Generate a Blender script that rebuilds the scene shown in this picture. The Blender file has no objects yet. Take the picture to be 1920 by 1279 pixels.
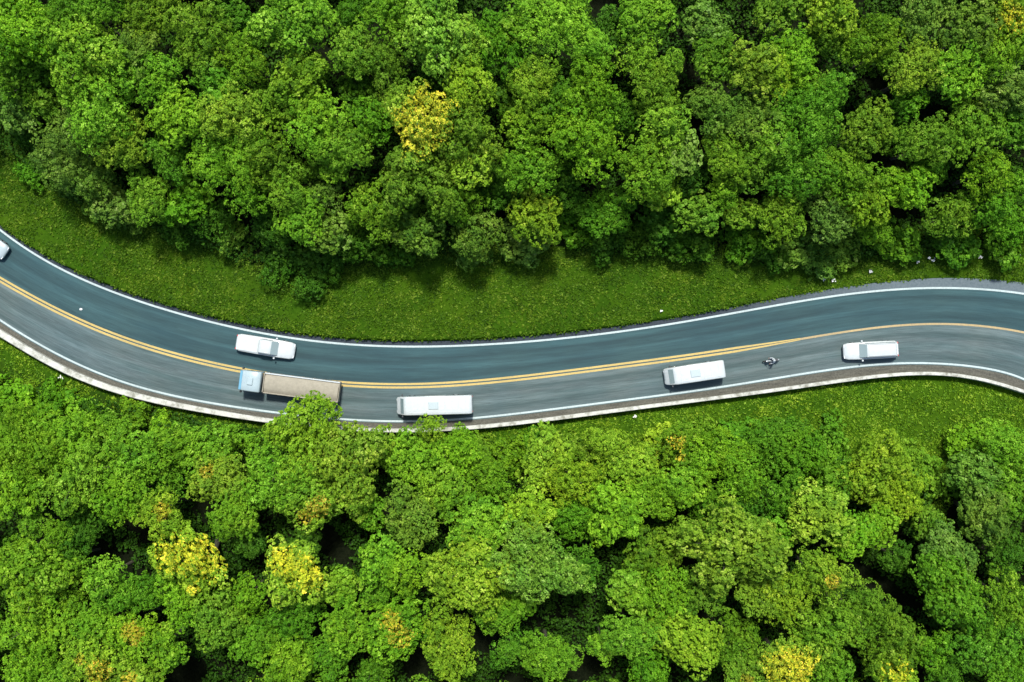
import bpy, bmesh, math, random
import numpy as np
R = math.radians
S = bpy.context.scene
COL = S.collection
PXM = 17.0            # photograph pixels per metre on the road
H = 120.0             # camera height above the road

# ------------------------------------------------------------------ camera, sky, sun, exposure
cd = bpy.data.cameras.new('camera'); cam = bpy.data.objects.new('camera', cd); COL.objects.link(cam)
cam.location = (0, 0, H); cam.rotation_euler = (0, 0, 0)
cd.sensor_width = 36; cd.lens = 36 * H / (1920 / PXM); cd.clip_end = 6000; cd.clip_start = 1
S.camera = cam
SUN_EL, SUN_AZ = 65.0, 2.0      # azimuth: degrees clockwise from +Y (top of the picture)
w = bpy.data.worlds.new('World'); S.world = w; w.use_nodes = True
nt = w.node_tree; bg = nt.nodes['Background']
sky = nt.nodes.new('ShaderNodeTexSky'); sky.sky_type = 'NISHITA'; sky.sun_disc = False
sky.sun_elevation = R(SUN_EL); sky.sun_rotation = R(SUN_AZ); sky.air_density = 1.0; sky.dust_density = 2.0
nt.links.new(sky.outputs[0], bg.inputs[0]); bg.inputs[1].default_value = 0.10
sl = bpy.data.lights.new('sun', 'SUN'); sun = bpy.data.objects.new('sun', sl); COL.objects.link(sun)
sl.energy = 2.9; sl.angle = R(6.0); sl.color = (1.0, 0.97, 0.9)
sun.rotation_euler = (R(-(90 - SUN_EL)), 0, R(-SUN_AZ)); sun.location = (0, 60, 100)
S.view_settings.view_transform = 'Standard'; S.view_settings.look = 'None'
S.view_settings.exposure = 1.0; S.view_settings.gamma = 1.0
S.render.engine = 'CYCLES'; S.cycles.max_bounces = 6; S.cycles.diffuse_bounces = 3
S.cycles.transmission_bounces = 4; S.cycles.transparent_max_bounces = 4

def P(px, py, z=0.0):          # photograph pixel -> point of the place at height z
    k = (H - z) / H
    return ((px - 960) / PXM * k, (639.5 - py) / PXM * k)

# ------------------------------------------------------------------ helpers
def tag(o, label=None, cat=None, group=None, kind=None):
    if label: o['label'] = label
    if cat: o['category'] = cat
    if group: o['group'] = group
    if kind: o['kind'] = kind
    return o

def empty(name, loc, rz=0.0):
    o = bpy.data.objects.new(name, None); COL.objects.link(o)
    o.location = loc; o.rotation_euler = (0, 0, rz); o.empty_display_size = 0.5
    return o

def link(name, me, parent=None):
    o = bpy.data.objects.new(name, me); COL.objects.link(o)
    if parent: o.parent = parent
    return o

def np_mesh(name, V, F, mat=None, attrs=None, smooth=False):
    """V (n,3), F (m,k) arrays -> mesh"""
    me = bpy.data.meshes.new(name)
    V = np.asarray(V, np.float32); F = np.asarray(F, np.int32)
    m, k = F.shape
    me.vertices.add(len(V)); me.vertices.foreach_set('co', V.ravel())
    me.loops.add(m * k); me.loops.foreach_set('vertex_index', F.ravel())
    me.polygons.add(m); me.polygons.foreach_set('loop_start', np.arange(m, dtype=np.int32) * k)
    try: me.polygons.foreach_set('loop_total', np.full(m, k, np.int32))
    except Exception: pass
    if attrs:
        for an, arr in attrs.items():
            a = me.attributes.new(an, 'FLOAT', 'FACE'); a.data.foreach_set('value', np.asarray(arr, np.float32))
    me.update(calc_edges=True); me.validate()
    if mat: me.materials.append(mat)
    me.polygons.foreach_set('use_smooth', np.full(m, smooth, bool))
    return me

def bm_obj(name, bm, mat, parent=None, smooth=False):
    me = bpy.data.meshes.new(name); bmesh.ops.recalc_face_normals(bm, faces=bm.faces)
    bm.to_mesh(me); bm.free()
    for p in me.polygons: p.use_smooth = smooth
    me.materials.append(mat)
    return link(name, me, parent)

class N:                       # tiny node helper
    def __init__(s, name):
        s.m = bpy.data.materials.new(name); s.m.use_nodes = True; s.t = s.m.node_tree
        s.b = s.t.nodes['Principled BSDF']; s.out = s.t.nodes['Material Output']
    def n(s, kind, **kw):
        x = s.t.nodes.new('ShaderNode' + kind)
        for k, v in kw.items(): setattr(x, k, v)
        return x
    def l(s, a, b): s.t.links.new(a, b)
    def noise(s, vec, scale, detail=4, rough=.55):
        x = s.n('TexNoise'); x.inputs['Scale'].default_value = scale; x.inputs['Detail'].default_value = detail
        x.inputs['Roughness'].default_value = rough
        if vec is not None: s.l(vec, x.inputs['Vector'])
        return x.outputs['Fac']
    def ramp(s, fac, *stops):
        x = s.n('ValToRGB'); e = x.color_ramp.elements
        while len(e) < len(stops): e.new(0.5)
        for q, (p, c) in zip(e, stops):
            q.position = p; q.color = (*c, 1) if isinstance(c, tuple) else (c, c, c, 1)
        s.l(fac, x.inputs[0]); return x.outputs[0]
    def mix(s, a, b, fac=0.5, mode='MIX'):
        x = s.n('MixRGB', blend_type=mode)
        for v, i in ((fac, 0), (a, 1), (b, 2)):
            if hasattr(v, 'is_output') or isinstance(v, bpy.types.NodeSocket): s.l(v, x.inputs[i])
            elif isinstance(v, tuple): x.inputs[i].default_value = (*v, 1)
            elif i == 0: x.inputs[0].default_value = v
            else: x.inputs[i].default_value = (v, v, v, 1)
        return x.outputs[0]
    def mapping(s, vec, scale):
        x = s.n('Mapping'); x.inputs['Scale'].default_value = scale; s.l(vec, x.inputs[0]); return x.outputs[0]
    def bump(s, h, strength, dist=0.02):
        x = s.n('Bump'); x.inputs['Strength'].default_value = strength; x.inputs['Distance'].default_value = dist
        s.l(h, x.inputs['Height']); s.l(x.outputs[0], s.b.inputs['Normal'])

def plain(name, col, rough=.5, metal=0., coat=0., spec=.5, var=0.0):
    a = N(name); a.b.inputs['Roughness'].default_value = rough; a.b.inputs['Metallic'].default_value = metal
    a.b.inputs['Coat Weight'].default_value = coat; a.b.inputs['Specular IOR Level'].default_value = spec
    tc = a.n('TexCoord').outputs['Object']
    f = a.noise(tc, 3.0)
    f = a.mix(f, a.noise(tc, 11, 5, .7), .4)
    lo = tuple(c * (1 - var) for c in col); hi = tuple(min(1, c * (1 + var)) for c in col)
    a.l(a.ramp(f, (.3, lo), (.7, hi)), a.b.inputs['Base Color'])
    return a.m

# ------------------------------------------------------------------ materials
def foliage_mat(name, gain=(1, 1, 1)):
    a = N(name); oi = a.n('ObjectInfo')
    at = a.n('Attribute', attribute_name='tint').outputs['Fac']
    v = a.ramp(at, (0.0, (.36, .46, .5)), (.45, (.82, .88, .8)), (.78, (1.25, 1.16, 1.2)), (1.0, (2.0, 1.55, 3.4)))
    c = a.mix(oi.outputs['Color'], v, 1.0, 'MULTIPLY')
    tcw = a.n('NewGeometry').outputs['Position']
    f = a.noise(tcw, 0.35, 3)
    c = a.mix(c, a.ramp(f, (.3, (.80, .92, .9)), (.7, (1.22, 1.1, 1.0))), 1.0, 'MULTIPLY')
    c = a.mix(c, gain, 1.0, 'MULTIPLY')
    a.l(c, a.b.inputs['Base Color']); a.b.inputs['Roughness'].default_value = .55
    a.b.inputs['Specular IOR Level'].default_value = .10
    tr = a.n('BsdfTranslucent'); a.l(a.mix(c, (1.1, 1.25, .5), 1.0, 'MULTIPLY'), tr.inputs[0])
    mx = a.n('MixShader'); mx.inputs[0].default_value = .22
    a.l(a.b.outputs[0], mx.inputs[1]); a.l(tr.outputs[0], mx.inputs[2]); a.l(mx.outputs[0], a.out.inputs[0])
    return a.m
M_LEAF = foliage_mat('leaves')
M_BLOSSOM = foliage_mat('blossom_petals')

def bark():
    a = N('bark'); tc = a.n('TexCoord').outputs['Object']
    f = a.noise(a.mapping(tc, (6, 6, 1.2)), 2.0, 6)
    a.l(a.ramp(f, (.3, (.028, .027, .016)), (.7, (.10, .095, .06))), a.b.inputs['Base Color'])
    a.b.inputs['Roughness'].default_value = .9; a.bump(f, .6, .05); return a.m
M_BARK = bark()

def ground_mat():
    a = N('forest_soil_and_turf'); pos = a.n('NewGeometry').outputs['Position']
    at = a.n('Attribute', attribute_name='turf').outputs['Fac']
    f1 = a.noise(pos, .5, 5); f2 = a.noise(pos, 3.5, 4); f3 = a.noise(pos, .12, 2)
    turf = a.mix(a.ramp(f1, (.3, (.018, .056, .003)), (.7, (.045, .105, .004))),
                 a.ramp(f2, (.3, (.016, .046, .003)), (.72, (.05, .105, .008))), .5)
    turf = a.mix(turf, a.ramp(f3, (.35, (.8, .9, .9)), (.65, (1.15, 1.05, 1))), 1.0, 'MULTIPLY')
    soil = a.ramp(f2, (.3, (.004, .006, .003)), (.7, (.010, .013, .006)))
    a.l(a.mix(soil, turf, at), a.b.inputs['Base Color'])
    a.b.inputs['Roughness'].default_value = 1.0; a.b.inputs['Specular IOR Level'].default_value = 0.0
    a.bump(f2, .7, .12); return a.m
M_GROUND = ground_mat()

def asphalt(name, lo, hi, streak=.5):
    a = N(name); uv = a.n('TexCoord').outputs['UV']; pos = a.n('NewGeometry').outputs['Position']
    s1 = a.noise(a.mapping(uv, (.07, 1.6, 1)), 1.0, 6, .6)       # long streaks worn along the lane
    s2 = a.noise(a.mapping(uv, (.5, 9, 1)), 1.0, 4, .6)
    g = a.noise(pos, 14, 3, .7); big = a.noise(pos, .11, 3)
    c = a.ramp(s1, (.38, lo), (.62, hi))
    c = a.mix(c, a.ramp(s2, (.25, .62), (.75, 1.3)), streak, 'MULTIPLY')
    c = a.mix(c, a.ramp(g, (.3, .80), (.7, 1.2)), .8, 'MULTIPLY')
    c = a.mix(c, a.ramp(big, (.3, (.85, .93, .97)), (.7, (1.18, 1.08, 1.02))), .9, 'MULTIPLY')
    # wheel paths, slightly polished
    sx = a.n('SeparateXYZ'); a.l(uv, sx.inputs[0])
    m1 = a.n('Math', operation='MULTIPLY'); a.l(sx.outputs[1], m1.inputs[0]); m1.inputs[1].default_value = 2 * math.pi / 1.75
    m2 = a.n('Math', operation='SINE'); a.l(m1.outputs[0], m2.inputs[0])
    c = a.mix(c, a.ramp(a.mix(m2.outputs[0], s1, .5), (.1, .84), (.8, 1.14)), .8, 'MULTIPLY')
    # cracks and dark patches of sealing
    vo = a.n('TexVoronoi', feature='DISTANCE_TO_EDGE'); vo.inputs['Scale'].default_value = 1
    warp = a.mix(a.mapping(uv, (.22, .55, 1)), a.n('TexNoise').outputs['Color'], .12)
    a.l(warp, vo.inputs['Vector'])
    sc = a.noise(a.mapping(uv, (.25, 1.4, 1)), 2.2, 5, .7)
    c = a.mix(c, a.ramp(sc, (.60, 1.0), (.74, .68)), .8, 'MULTIPLY')
    a.l(c, a.b.inputs['Base Color'])
    a.l(a.ramp(s1, (.3, .55), (.7, .8)), a.b.inputs['Roughness']); a.b.inputs['Specular IOR Level'].default_value = .22; a.bump(g, .25, .01)
    return a.m
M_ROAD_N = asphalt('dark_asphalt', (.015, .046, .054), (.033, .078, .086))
M_ROAD_S = asphalt('pale_asphalt', (.046, .080, .082), (.088, .124, .128), .8)

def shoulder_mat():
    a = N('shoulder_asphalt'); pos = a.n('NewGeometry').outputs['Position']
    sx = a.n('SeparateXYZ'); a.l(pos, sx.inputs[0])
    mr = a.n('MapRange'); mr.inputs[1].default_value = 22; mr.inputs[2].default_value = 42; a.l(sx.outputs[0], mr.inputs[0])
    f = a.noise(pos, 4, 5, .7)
    c = a.mix(a.ramp(f, (.3, (.012, .020, .028)), (.7, (.030, .042, .055))), a.ramp(f, (.3, (.06, .088, .10)), (.7, (.115, .145, .16))), mr.outputs[0])  # left stretch darkened: the grass bank's shade is put into the colour
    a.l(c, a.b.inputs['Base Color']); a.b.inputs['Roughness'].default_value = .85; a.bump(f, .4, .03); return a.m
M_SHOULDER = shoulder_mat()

def gutter_mat():
    a = N('silty_gutter'); pos = a.n('NewGeometry').outputs['Position']; uv = a.n('TexCoord').outputs['UV']
    f = a.noise(pos, 5, 5, .75); g = a.noise(a.mapping(uv, (.35, 5, 1)), 1, 5, .7)
    c = a.mix(a.ramp(f, (.3, (.04, .04, .03)), (.7, (.115, .112, .088))), a.ramp(g, (.3, .5), (.7, 1.4)), .85, 'MULTIPLY')
    a.l(c, a.b.inputs['Base Color']); a.b.inputs['Roughness'].default_value = .95; a.bump(f, .5, .03); return a.m
M_GUTTER = gutter_mat()

def paint(name, col, wear):
    a = N(name); pos = a.n('NewGeometry').outputs['Position']
    f = a.noise(pos, 5, 5, .75); b = a.noise(pos, .3, 2)
    c = a.mix(col, (.12, .13, .12), a.ramp(f, (.56 - wear, 0.0), (.80, .75)))
    c = a.mix(c, a.ramp(b, (.3, .88), (.7, 1.06)), 1.0, 'MULTIPLY')
    a.l(c, a.b.inputs['Base Color']); a.b.inputs['Roughness'].default_value = .6; return a.m
M_WHITE = paint('white_road_paint', (.38, .46, .46), .08)
M_YELLOW = paint('yellow_road_paint', (.44, .32, .085), .10)
M_YELLOW_OLD = paint('faded_yellow_road_paint', (.38, .28, .12), .15)

def concrete():
    a = N('whitewashed_concrete'); pos = a.n('NewGeometry').outputs['Position']
    f = a.noise(pos, 1.1, 5, .7); g = a.noise(pos, 7, 4, .7)
    c = a.ramp(f, (.34, (.19, .19, .15)), (.5, (.42, .43, .38)), (.7, (.55, .56, .51)))
    c = a.mix(c, a.ramp(g, (.3, .62), (.5, 1.0)), .6, 'MULTIPLY')
    a.l(c, a.b.inputs['Base Color']); a.b.inputs['Roughness'].default_value = .85; a.bump(g, .3, .02); return a.m
M_CONC = concrete()

# ------------------------------------------------------------------ road curves, read off the photograph
def curve(pts):
    pts = sorted(pts); xs = np.array([p[0] for p in pts], float); ys = np.array([p[1] for p in pts], float)
    # least-squares smooth curve: regular knots + natural behaviour outside the frame
    c = np.polynomial.chebyshev.Chebyshev.fit(xs, ys, 11)
    d0 = c.deriv()(float(xs[0] + 12)); d1 = c.deriv()(float(xs[-1] - 12))
    def f(px):
        px = np.asarray(px, float); y = c(np.clip(px, xs[0], xs[-1]))
        a = np.maximum(0, xs[0] - px); b = np.maximum(0, px - xs[-1])
        L = 900.0
        y = y - d0 * L * (1 - np.exp(-a / L)) + d1 * L * (1 - np.exp(-b / L))
        return y
    return f
C_UW = curve([(0,431),(66,477),(131,513),(197,541),(263,566),(328,585.5),(394,604),(480,622),(561,636),(652,645.5),(742.6,649.5),(800,650),(833,649.5),(904,646.7),(954,643),(1008,638),(1112,628),(1150,625),(1216,613),(1295,602),(1400,582),(1440,575),(1520,563),(1599,550),(1679,543),(1759,540),(1838,542.3),(1920,551)])
C_YE = curve([(0,524),(66,561),(131,593.7),(197,622.6),(263,646),(328,665),(380,679.7),(455,694.8),(531,707),(621,717.5),(682,722.6),(742,723.5),(803,722.6),(863,719),(954,711),(1050,700),(1150,687.5),(1275,671),(1400,652),(1493,638),(1556,626),(1650,614),(1744,607.5),(1790,608),(1839,611.4),(1920,623.4)])
C_LW = curve([(0,600),(66,641),(131,675.8),(197,703.7),(263,726),(328,743),(394,755),(480,768),(560,779),(682,788.5),(757,789),(848,787),(954,778),(1050,765),(1150,752),(1275,737.5),(1400,717.8),(1525,697.5),(1619,685.6),(1681,682.5),(1744,681),(1790,682.5),(1839,690),(1920,711)])
C_WL = curve([(0,623),(66,662.6),(131,697),(197,723.4),(263,743),(328,758.5),(394,771),(473,783.5),(560,795),(640,803),(712,807),(767,806.5),(848,803),(954,795),(1050,783),(1150,770),(1275,754.4),(1400,738),(1525,721),(1619,708),(1712,701),(1759,700.5),(1839,712),(1920,735)])
C_UE = lambda px: C_UW(px) - np.interp(px, [0, 900, 1300, 1450, 1600, 1760, 1920], [9, 10, 10, 12, 14, 18, 20])
W_HALF = lambda px: np.interp(px, [0, 300, 600, 1920], [6.0, 5.2, 3.8, 3.1])      # half the wall's width, pixels

mid = np.arange(-900, 2821, 6.0)
left = -900 - np.cumsum(np.linspace(20, 900, 40)); right = 2820 + np.cumsum(np.linspace(20, 900, 40))
PX = np.concatenate([left[::-1], mid, right])
WX = (PX - 960) / PXM
toY = lambda py: (639.5 - py) / PXM
ARC = np.concatenate([[0], np.cumsum(np.hypot(np.diff(WX), np.diff(toY(C_YE(PX)))))])

def normals(f):
    y = toY(f(PX)); dy = np.gradient(y, WX); L = np.sqrt(1 + dy * dy); return y, -dy / L, 1 / L
def line_pts(f, off=0.0):
    y, nx, ny = normals(f); off = off(PX) if callable(off) else off; return np.stack([WX + nx * off, y + ny * off], 1)

def ribbon(name, a, b, z, mat, n=2, kind='structure', za=None, v0=0.0, v1=1.0):
    """sheet between two polylines a (outer/top) and b"""
    rows = []; k = len(a)
    for i in range(n):
        t = i / (n - 1); p = a * (1 - t) + b * t
        rows.append(np.column_stack([p, np.full(k, z)]))
    V = np.concatenate(rows); F = []
    for i in range(n - 1):
        s = np.arange(k - 1) + i * k
        F.append(np.stack([s + k, s + k + 1, s + 1, s], 1))
    F = np.concatenate(F); me = np_mesh(name, V, F, mat)
    uvl = me.uv_layers.new(name='uv'); idx = F.ravel()
    U = np.tile(ARC, n); Vv = np.repeat(np.linspace(v0, v1, n), k)
    uvl.data.foreach_set('uv', np.stack([U[idx], Vv[idx]], 1).ravel().astype(np.float32))
    return me

def structure(name, me): return tag(link(name, me), kind='structure')

ue = line_pts(C_UE); uw = line_pts(C_UW); ye = line_pts(C_YE); lw = line_pts(C_LW)
wl, wnx, wny = normals(C_WL); wh = W_HALF(PX) / PXM
w_in = np.stack([WX + wnx * wh, wl + wny * wh], 1); w_out = np.stack([WX - wnx * wh, wl - wny * wh], 1)
# the carriageway: two lanes of different tone, the lower one paler, one object
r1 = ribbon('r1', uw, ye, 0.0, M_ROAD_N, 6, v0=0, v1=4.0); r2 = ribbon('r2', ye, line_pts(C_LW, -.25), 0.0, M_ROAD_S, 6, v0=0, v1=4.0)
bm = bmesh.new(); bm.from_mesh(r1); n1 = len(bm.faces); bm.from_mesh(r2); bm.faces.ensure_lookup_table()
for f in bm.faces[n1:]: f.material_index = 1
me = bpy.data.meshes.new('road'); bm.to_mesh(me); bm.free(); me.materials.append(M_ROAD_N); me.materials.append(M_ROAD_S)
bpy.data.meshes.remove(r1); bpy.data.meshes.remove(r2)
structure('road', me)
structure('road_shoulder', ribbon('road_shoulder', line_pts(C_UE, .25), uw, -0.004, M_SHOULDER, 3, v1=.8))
structure('gutter', ribbon('gutter', line_pts(C_LW, -.20), w_in - np.stack([wnx * .05, wny * .05], 1), 0.006, M_GUTTER, 3, v1=.8))
structure('white_edge_line', ribbon('white_edge_line', line_pts(C_UW, .105), line_pts(C_UW, -.105), 0.010, M_WHITE))
structure('white_edge_line', ribbon('white_edge_line', line_pts(C_LW, .10), line_pts(C_LW, -.10), 0.012, M_WHITE))
def seg(f, o1, o2, x0, x1, mat, nm):
    a, b = line_pts(f, o1), line_pts(f, o2); k = np.where((PX >= x0) & (PX <= x1))[0]; k = slice(k[0], k[-1] + 1)
    a, b = a[k], b[k]; n = len(a); V = np.concatenate([np.column_stack([a, np.full(n, .010)]), np.column_stack([b, np.full(n, .010)])])
    s = np.arange(n - 1); return structure(nm, np_mesh(nm, V, np.stack([s + n, s + n + 1, s + 1, s], 1), mat))
tp = lambda a, b: (lambda px: np.interp(px, [1380, 1505], [a, b]))
seg(C_YE, tp(.30, .11), tp(.07, .005), -1e5, 1505, M_YELLOW, 'yellow_centre_line'); seg(C_YE, tp(-.07, -.01), tp(-.30, -.11), -1e5, 1505, M_YELLOW, 'yellow_centre_line')
seg(C_YE, .11, -.11, 1496, 1e5, M_YELLOW_OLD, 'faded_centre_line')

# ------------------------------------------------------------------ ground: one sheet to the horizon, following both road edges
FOREST_UP = ([-900,0,60,130,260,420,500,600,700,800,1000,1200,1500,1700,1920,2820], [-50,285,300,375,415,470,520,505,490,480,470,480,495,475,455,470])
FOREST_LO = ([-900,0,120,260,440,700,900,1000,1300,1450,1600,1780,1830,1920,2820], [400,700,735,760,800,830,835,860,850,835,865,925,860,830,1100])
def hn(x, y): return .22 * np.sin(x * .37 + 1.3 * np.sin(y * .21)) * np.sin(y * .43 + .8) + .1 * np.sin(x * 1.3 + y * .9) * np.sin(y * 1.1 - x * .4)
def z_up(px, x, y, d):          # d metres above the upper road edge
    bank = np.interp(px, [0, 900, 1350, 1500, 1920], [.62, .58, .45, .12, .08])
    return -.02 + bank * np.clip(d / .22, 0, 1) + .11 * np.clip(d, 0, 28) + hn(x, y) * np.clip((d - .6) / 4, 0, 1)
def z_lo(px, x, y, d):
    return -.75 - .10 * np.clip(d, 0, 30) + .25 * np.clip((d - .4) / 1.5, 0, 1) + hn(x, y) * np.clip((d - .5) / 4, 0, 1)
def ground_z(x, y):
    px = x * PXM + 960; u = float(toY(C_UE(px))); l = float(toY(C_WL(px)) - W_HALF(px) / PXM)
    if y > u: return float(z_up(px, x, y, y - u))
    if y < l: return float(z_lo(px, x, y, l - y))
    return 0.0
up_d = np.array([0, .12, .24, .5, 1, 1.6, 2.3, 3, 4, 5, 6, 7, 8, 9.5, 11, 13, 15, 18, 21, 25, 30, 36, 44, 60, 100, 200, 500, 1600])
uy = toY(C_UE(PX)); ly = toY(C_WL(PX)) - wh * 1.0
rows = []; turf = []
fu = toY(np.interp(PX, *FOREST_UP)); fl = toY(np.interp(PX, *FOREST_LO))
for d in up_d[::-1]:
    y = uy + d; rows.append(np.column_stack([WX, y, z_up(PX, WX, y, d)]))
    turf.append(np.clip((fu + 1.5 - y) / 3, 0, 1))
rows.append(np.column_stack([WX, uy - .02, np.full(len(PX), -.25)])); turf.append(np.ones(len(PX)))
rows.append(np.column_stack([WX, ly + .1, np.full(len(PX), -.5)])); turf.append(np.ones(len(PX)))
for d in up_d[1:]:
    y = ly - d; rows.append(np.column_stack([WX, y, z_lo(PX, WX, y, d)]))
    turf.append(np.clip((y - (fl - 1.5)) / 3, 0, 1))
V = np.concatenate(rows); T = np.concatenate(turf); k = len(PX); F = []
for i in range(len(rows) - 1):
    s = np.arange(k - 1) + i * k; F.append(np.stack([s + k, s + k + 1, s + 1, s], 1))
F = np.concatenate(F)
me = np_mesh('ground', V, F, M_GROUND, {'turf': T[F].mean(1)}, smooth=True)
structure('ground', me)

# ------------------------------------------------------------------ white parapet wall along the lower edge
sec = [(1, -.02), (1, .50), (.8, .56), (-.8, .57), (-1, .50), (-1, -1.5)]
rows = []
for s_, z_ in sec:
    rows.append(np.column_stack([WX + wnx * wh * s_, wl + wny * wh * s_, np.full(k, z_) + .012 * np.sin(ARC * .9)]))
V = np.concatenate(rows); F = []
for i in range(len(sec) - 1):
    s = np.arange(k - 1) + i * k; F.append(np.stack([s, s + 1, s + k + 1, s + k], 1))
wall = link('parapet_wall', np_mesh('parapet_wall', V, np.concatenate(F), M_CONC))
tag(wall, 'low whitewashed concrete wall with grimy patches curving along the lower edge of the road', 'wall')

# ------------------------------------------------------------------ leaves, crowns, trunks
rng = np.random.default_rng(7)
def unit(v): return v / np.maximum(1e-6, np.linalg.norm(v, axis=-1, keepdims=True))
def leaves(C, Nn, size, rg, jit=.55):
    """folded rhombic leaf at each centre, facing roughly along its normal"""
    n = len(C); nn = unit(Nn + rg.normal(0, jit, (n, 3)))
    t = unit(np.cross(nn, rg.normal(0, 1, (n, 3)))); b = np.cross(nn, t)
    s = size[:, None]; wv = rg.uniform(.30, .48, (n, 1))
    p0 = C - t * s * .55; p2 = C + t * s * .55 - nn * s * .12
    p1 = C + b * s * wv + nn * s * .06; p3 = C - b * s * wv + nn * s * .06
    return np.stack([p0, p1, p2, p3], 1).reshape(-1, 3)
def crown(seed, Rr, flat=.72, lobe=(.5, 1.2), dens=1.0, under=-.25, tuft_n=34, loose=0.):
    """crown of radius Rr metres centred on the origin: limbs' lobes > tufts > leaves; returns leaf verts, tint, lobe centres"""
    rg = np.random.default_rng(seed); nl = int(8 + 3.4 * Rr * Rr * dens); ls = rg.uniform(.78, 1.25); loose = loose + rg.uniform(0, .35); tsd = rg.uniform(.12, .2)
    ph = rg.uniform(0, 6.28, 4); am = rg.uniform(.06, .22, 4)
    L = []; tries = 0
    while len(L) < nl and tries < 6000:
        tries += 1
        d = unit(rg.normal(0, 1, 3)); 
        if d[2] < under: continue
        az = math.atan2(d[1], d[0]); rr = 1 + sum(am[q] * math.sin((q + 2) * az + ph[q]) for q in range(4))
        lr = rg.uniform(*lobe) * min(1.2, .62 + Rr * .12)
        pull = rg.uniform(.62, 1.0) if rg.random() < .8 else rg.uniform(.2, .7)
        c = d * np.array([Rr, Rr, Rr * flat]) * rr * pull; sh = 1 - lr * .72 / Rr; c *= max(.25, sh)
        c[2] += rg.uniform(-.55, .55) * Rr * .34
        if all(np.linalg.norm(c - q[0]) > (lr + q[1]) * .50 for q in L): L.append((c, lr))
    CC = []; NN = []; SZ = []; TI = []
    for c, lr in L:
        nt_ = int(tuft_n * .95 * lr * lr * rg.uniform(.75, 1.05)) + 7
        d = unit(rg.normal(0, 1, (nt_ * 2, 3))); d = d[d[:, 2] > -.55][:nt_]; m = len(d)
        rad = lr * (rg.uniform(.80, 1.12, (m, 1)) + loose * rg.normal(0, .2, (m, 1)))
        tc = c + d * rad * np.array([1, 1, .82]); tt = np.clip(rg.normal(.5, tsd, m) + rg.normal(0, .10), 0, 1)
        for j in range(m):
            q = rg.integers(11, 16); dd = unit(d[j] * 1.0 + np.array([0, 0, .45]) + rg.normal(0, .75, (q, 3)))
            tr = rg.uniform(.14, .34)
            CC.append(tc[j] + dd * tr); NN.append(dd * .7 + d[j] * .5 + np.array([0, 0, .35])); SZ.append(rg.uniform(.11, .25, q) * ls)
            TI.append(np.clip(tt[j] + rg.normal(0, .13, q), 0, 1))
    CC = np.concatenate(CC); NN = np.concatenate(NN); SZ = np.concatenate(SZ); TI = np.concatenate(TI)
    return leaves(CC, NN, SZ, rg), TI, [l[0] for l in L]

def tube(path, radii, sides=7):
    V = []; path = np.array(path, float)
    for i, p in enumerate(path):
        t = unit(path[min(i + 1, len(path) - 1)] - path[max(i - 1, 0)]); a = unit(np.cross(t, [.31, .93, .17])); b = np.cross(t, a)
        for q in range(sides):
            an = 2 * math.pi * q / sides; V.append(p + radii[i] * (a * math.cos(an) + b * math.sin(an)))
    F = [[i * sides + q, i * sides + (q + 1) % sides, (i + 1) * sides + (q + 1) % sides, (i + 1) * sides + q] for i in range(len(path) - 1) for q in range(sides)]
    return np.array(V), np.array(F)
def trunk(seed, Rr, lobes, height):
    """tapered trunk (origin = crown centre, foot at -height) with limbs out to the lobes"""
    rg = np.random.default_rng(seed + 99); V = []; F = []; n = 0
    bend = rg.normal(0, .12 * Rr, 2); r0 = .05 * Rr + .05
    fork = np.array([bend[0] * .4, bend[1] * .4, -Rr * .45])
    path = [np.array([0, 0, -height - .3]), np.array([bend[0], bend[1], -height * .6 - Rr * .2]), fork]
    parts = [tube(path, [r0 * 1.5, r0, r0 * .8])]
    idx = rg.permutation(len(lobes))[:min(16, len(lobes))]
    for i in idx:
        e = np.array(lobes[i]); m = fork * .45 + e * .55 + rg.normal(0, .08 * Rr, 3); m[2] -= .1 * Rr
        parts.append(tube([fork + [0, 0, -.1], m, e], [r0 * .55, r0 * .3, r0 * .08], 5))
    for v, f in parts: V.append(v); F.append(f + n); n += len(v)
    return np.concatenate(V), np.concatenate(F)

PROTO = {}
def add_proto(cls, seeds, Rr, **kw):
    hgt = {'L': 8.5, 'M': 7.0, 'S': 5.0, 'B': 1.0}[cls]
    PROTO[cls] = []
    for s in seeds:
        LV, TI, LB = crown(s, Rr, **kw); n = len(TI)
        me = np_mesh('crown', LV, np.arange(n * 4).reshape(-1, 4), M_LEAF, {'tint': TI})
        tv, tf = trunk(s, Rr, LB, hgt); tm = np_mesh('trunk', tv, tf, M_BARK, smooth=True)
        PROTO[cls].append(dict(R=Rr, h=hgt, LV=LV, TI=TI, crown=me, trunk=tm))
add_proto('L', range(10, 16), 4.3)
add_proto('M', range(20, 28), 3.1)
add_proto('S', range(30, 35), 1.95, lobe=(.6, 1.0), flat=.85)
add_proto('B', range(40, 45), 1.9, lobe=(.45, .8), flat=.55, under=0., tuft_n=44, loose=.5, dens=1.3)

TONE = {   # base colours of the leaves
 'b': ((.146, .315, .014), 'bright green'), 'y': ((.190, .335, .018), 'yellowish green'), 'm': ((.092, .238, .010), 'mid green'),
 'o': ((.120, .248, .012), 'olive green'), 'g': ((.124, .244, .024), 'greyish green'), 'd': ((.056, .155, .008), 'dark green'),
 'p': ((.178, .338, .026), 'pale lime green')}

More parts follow.
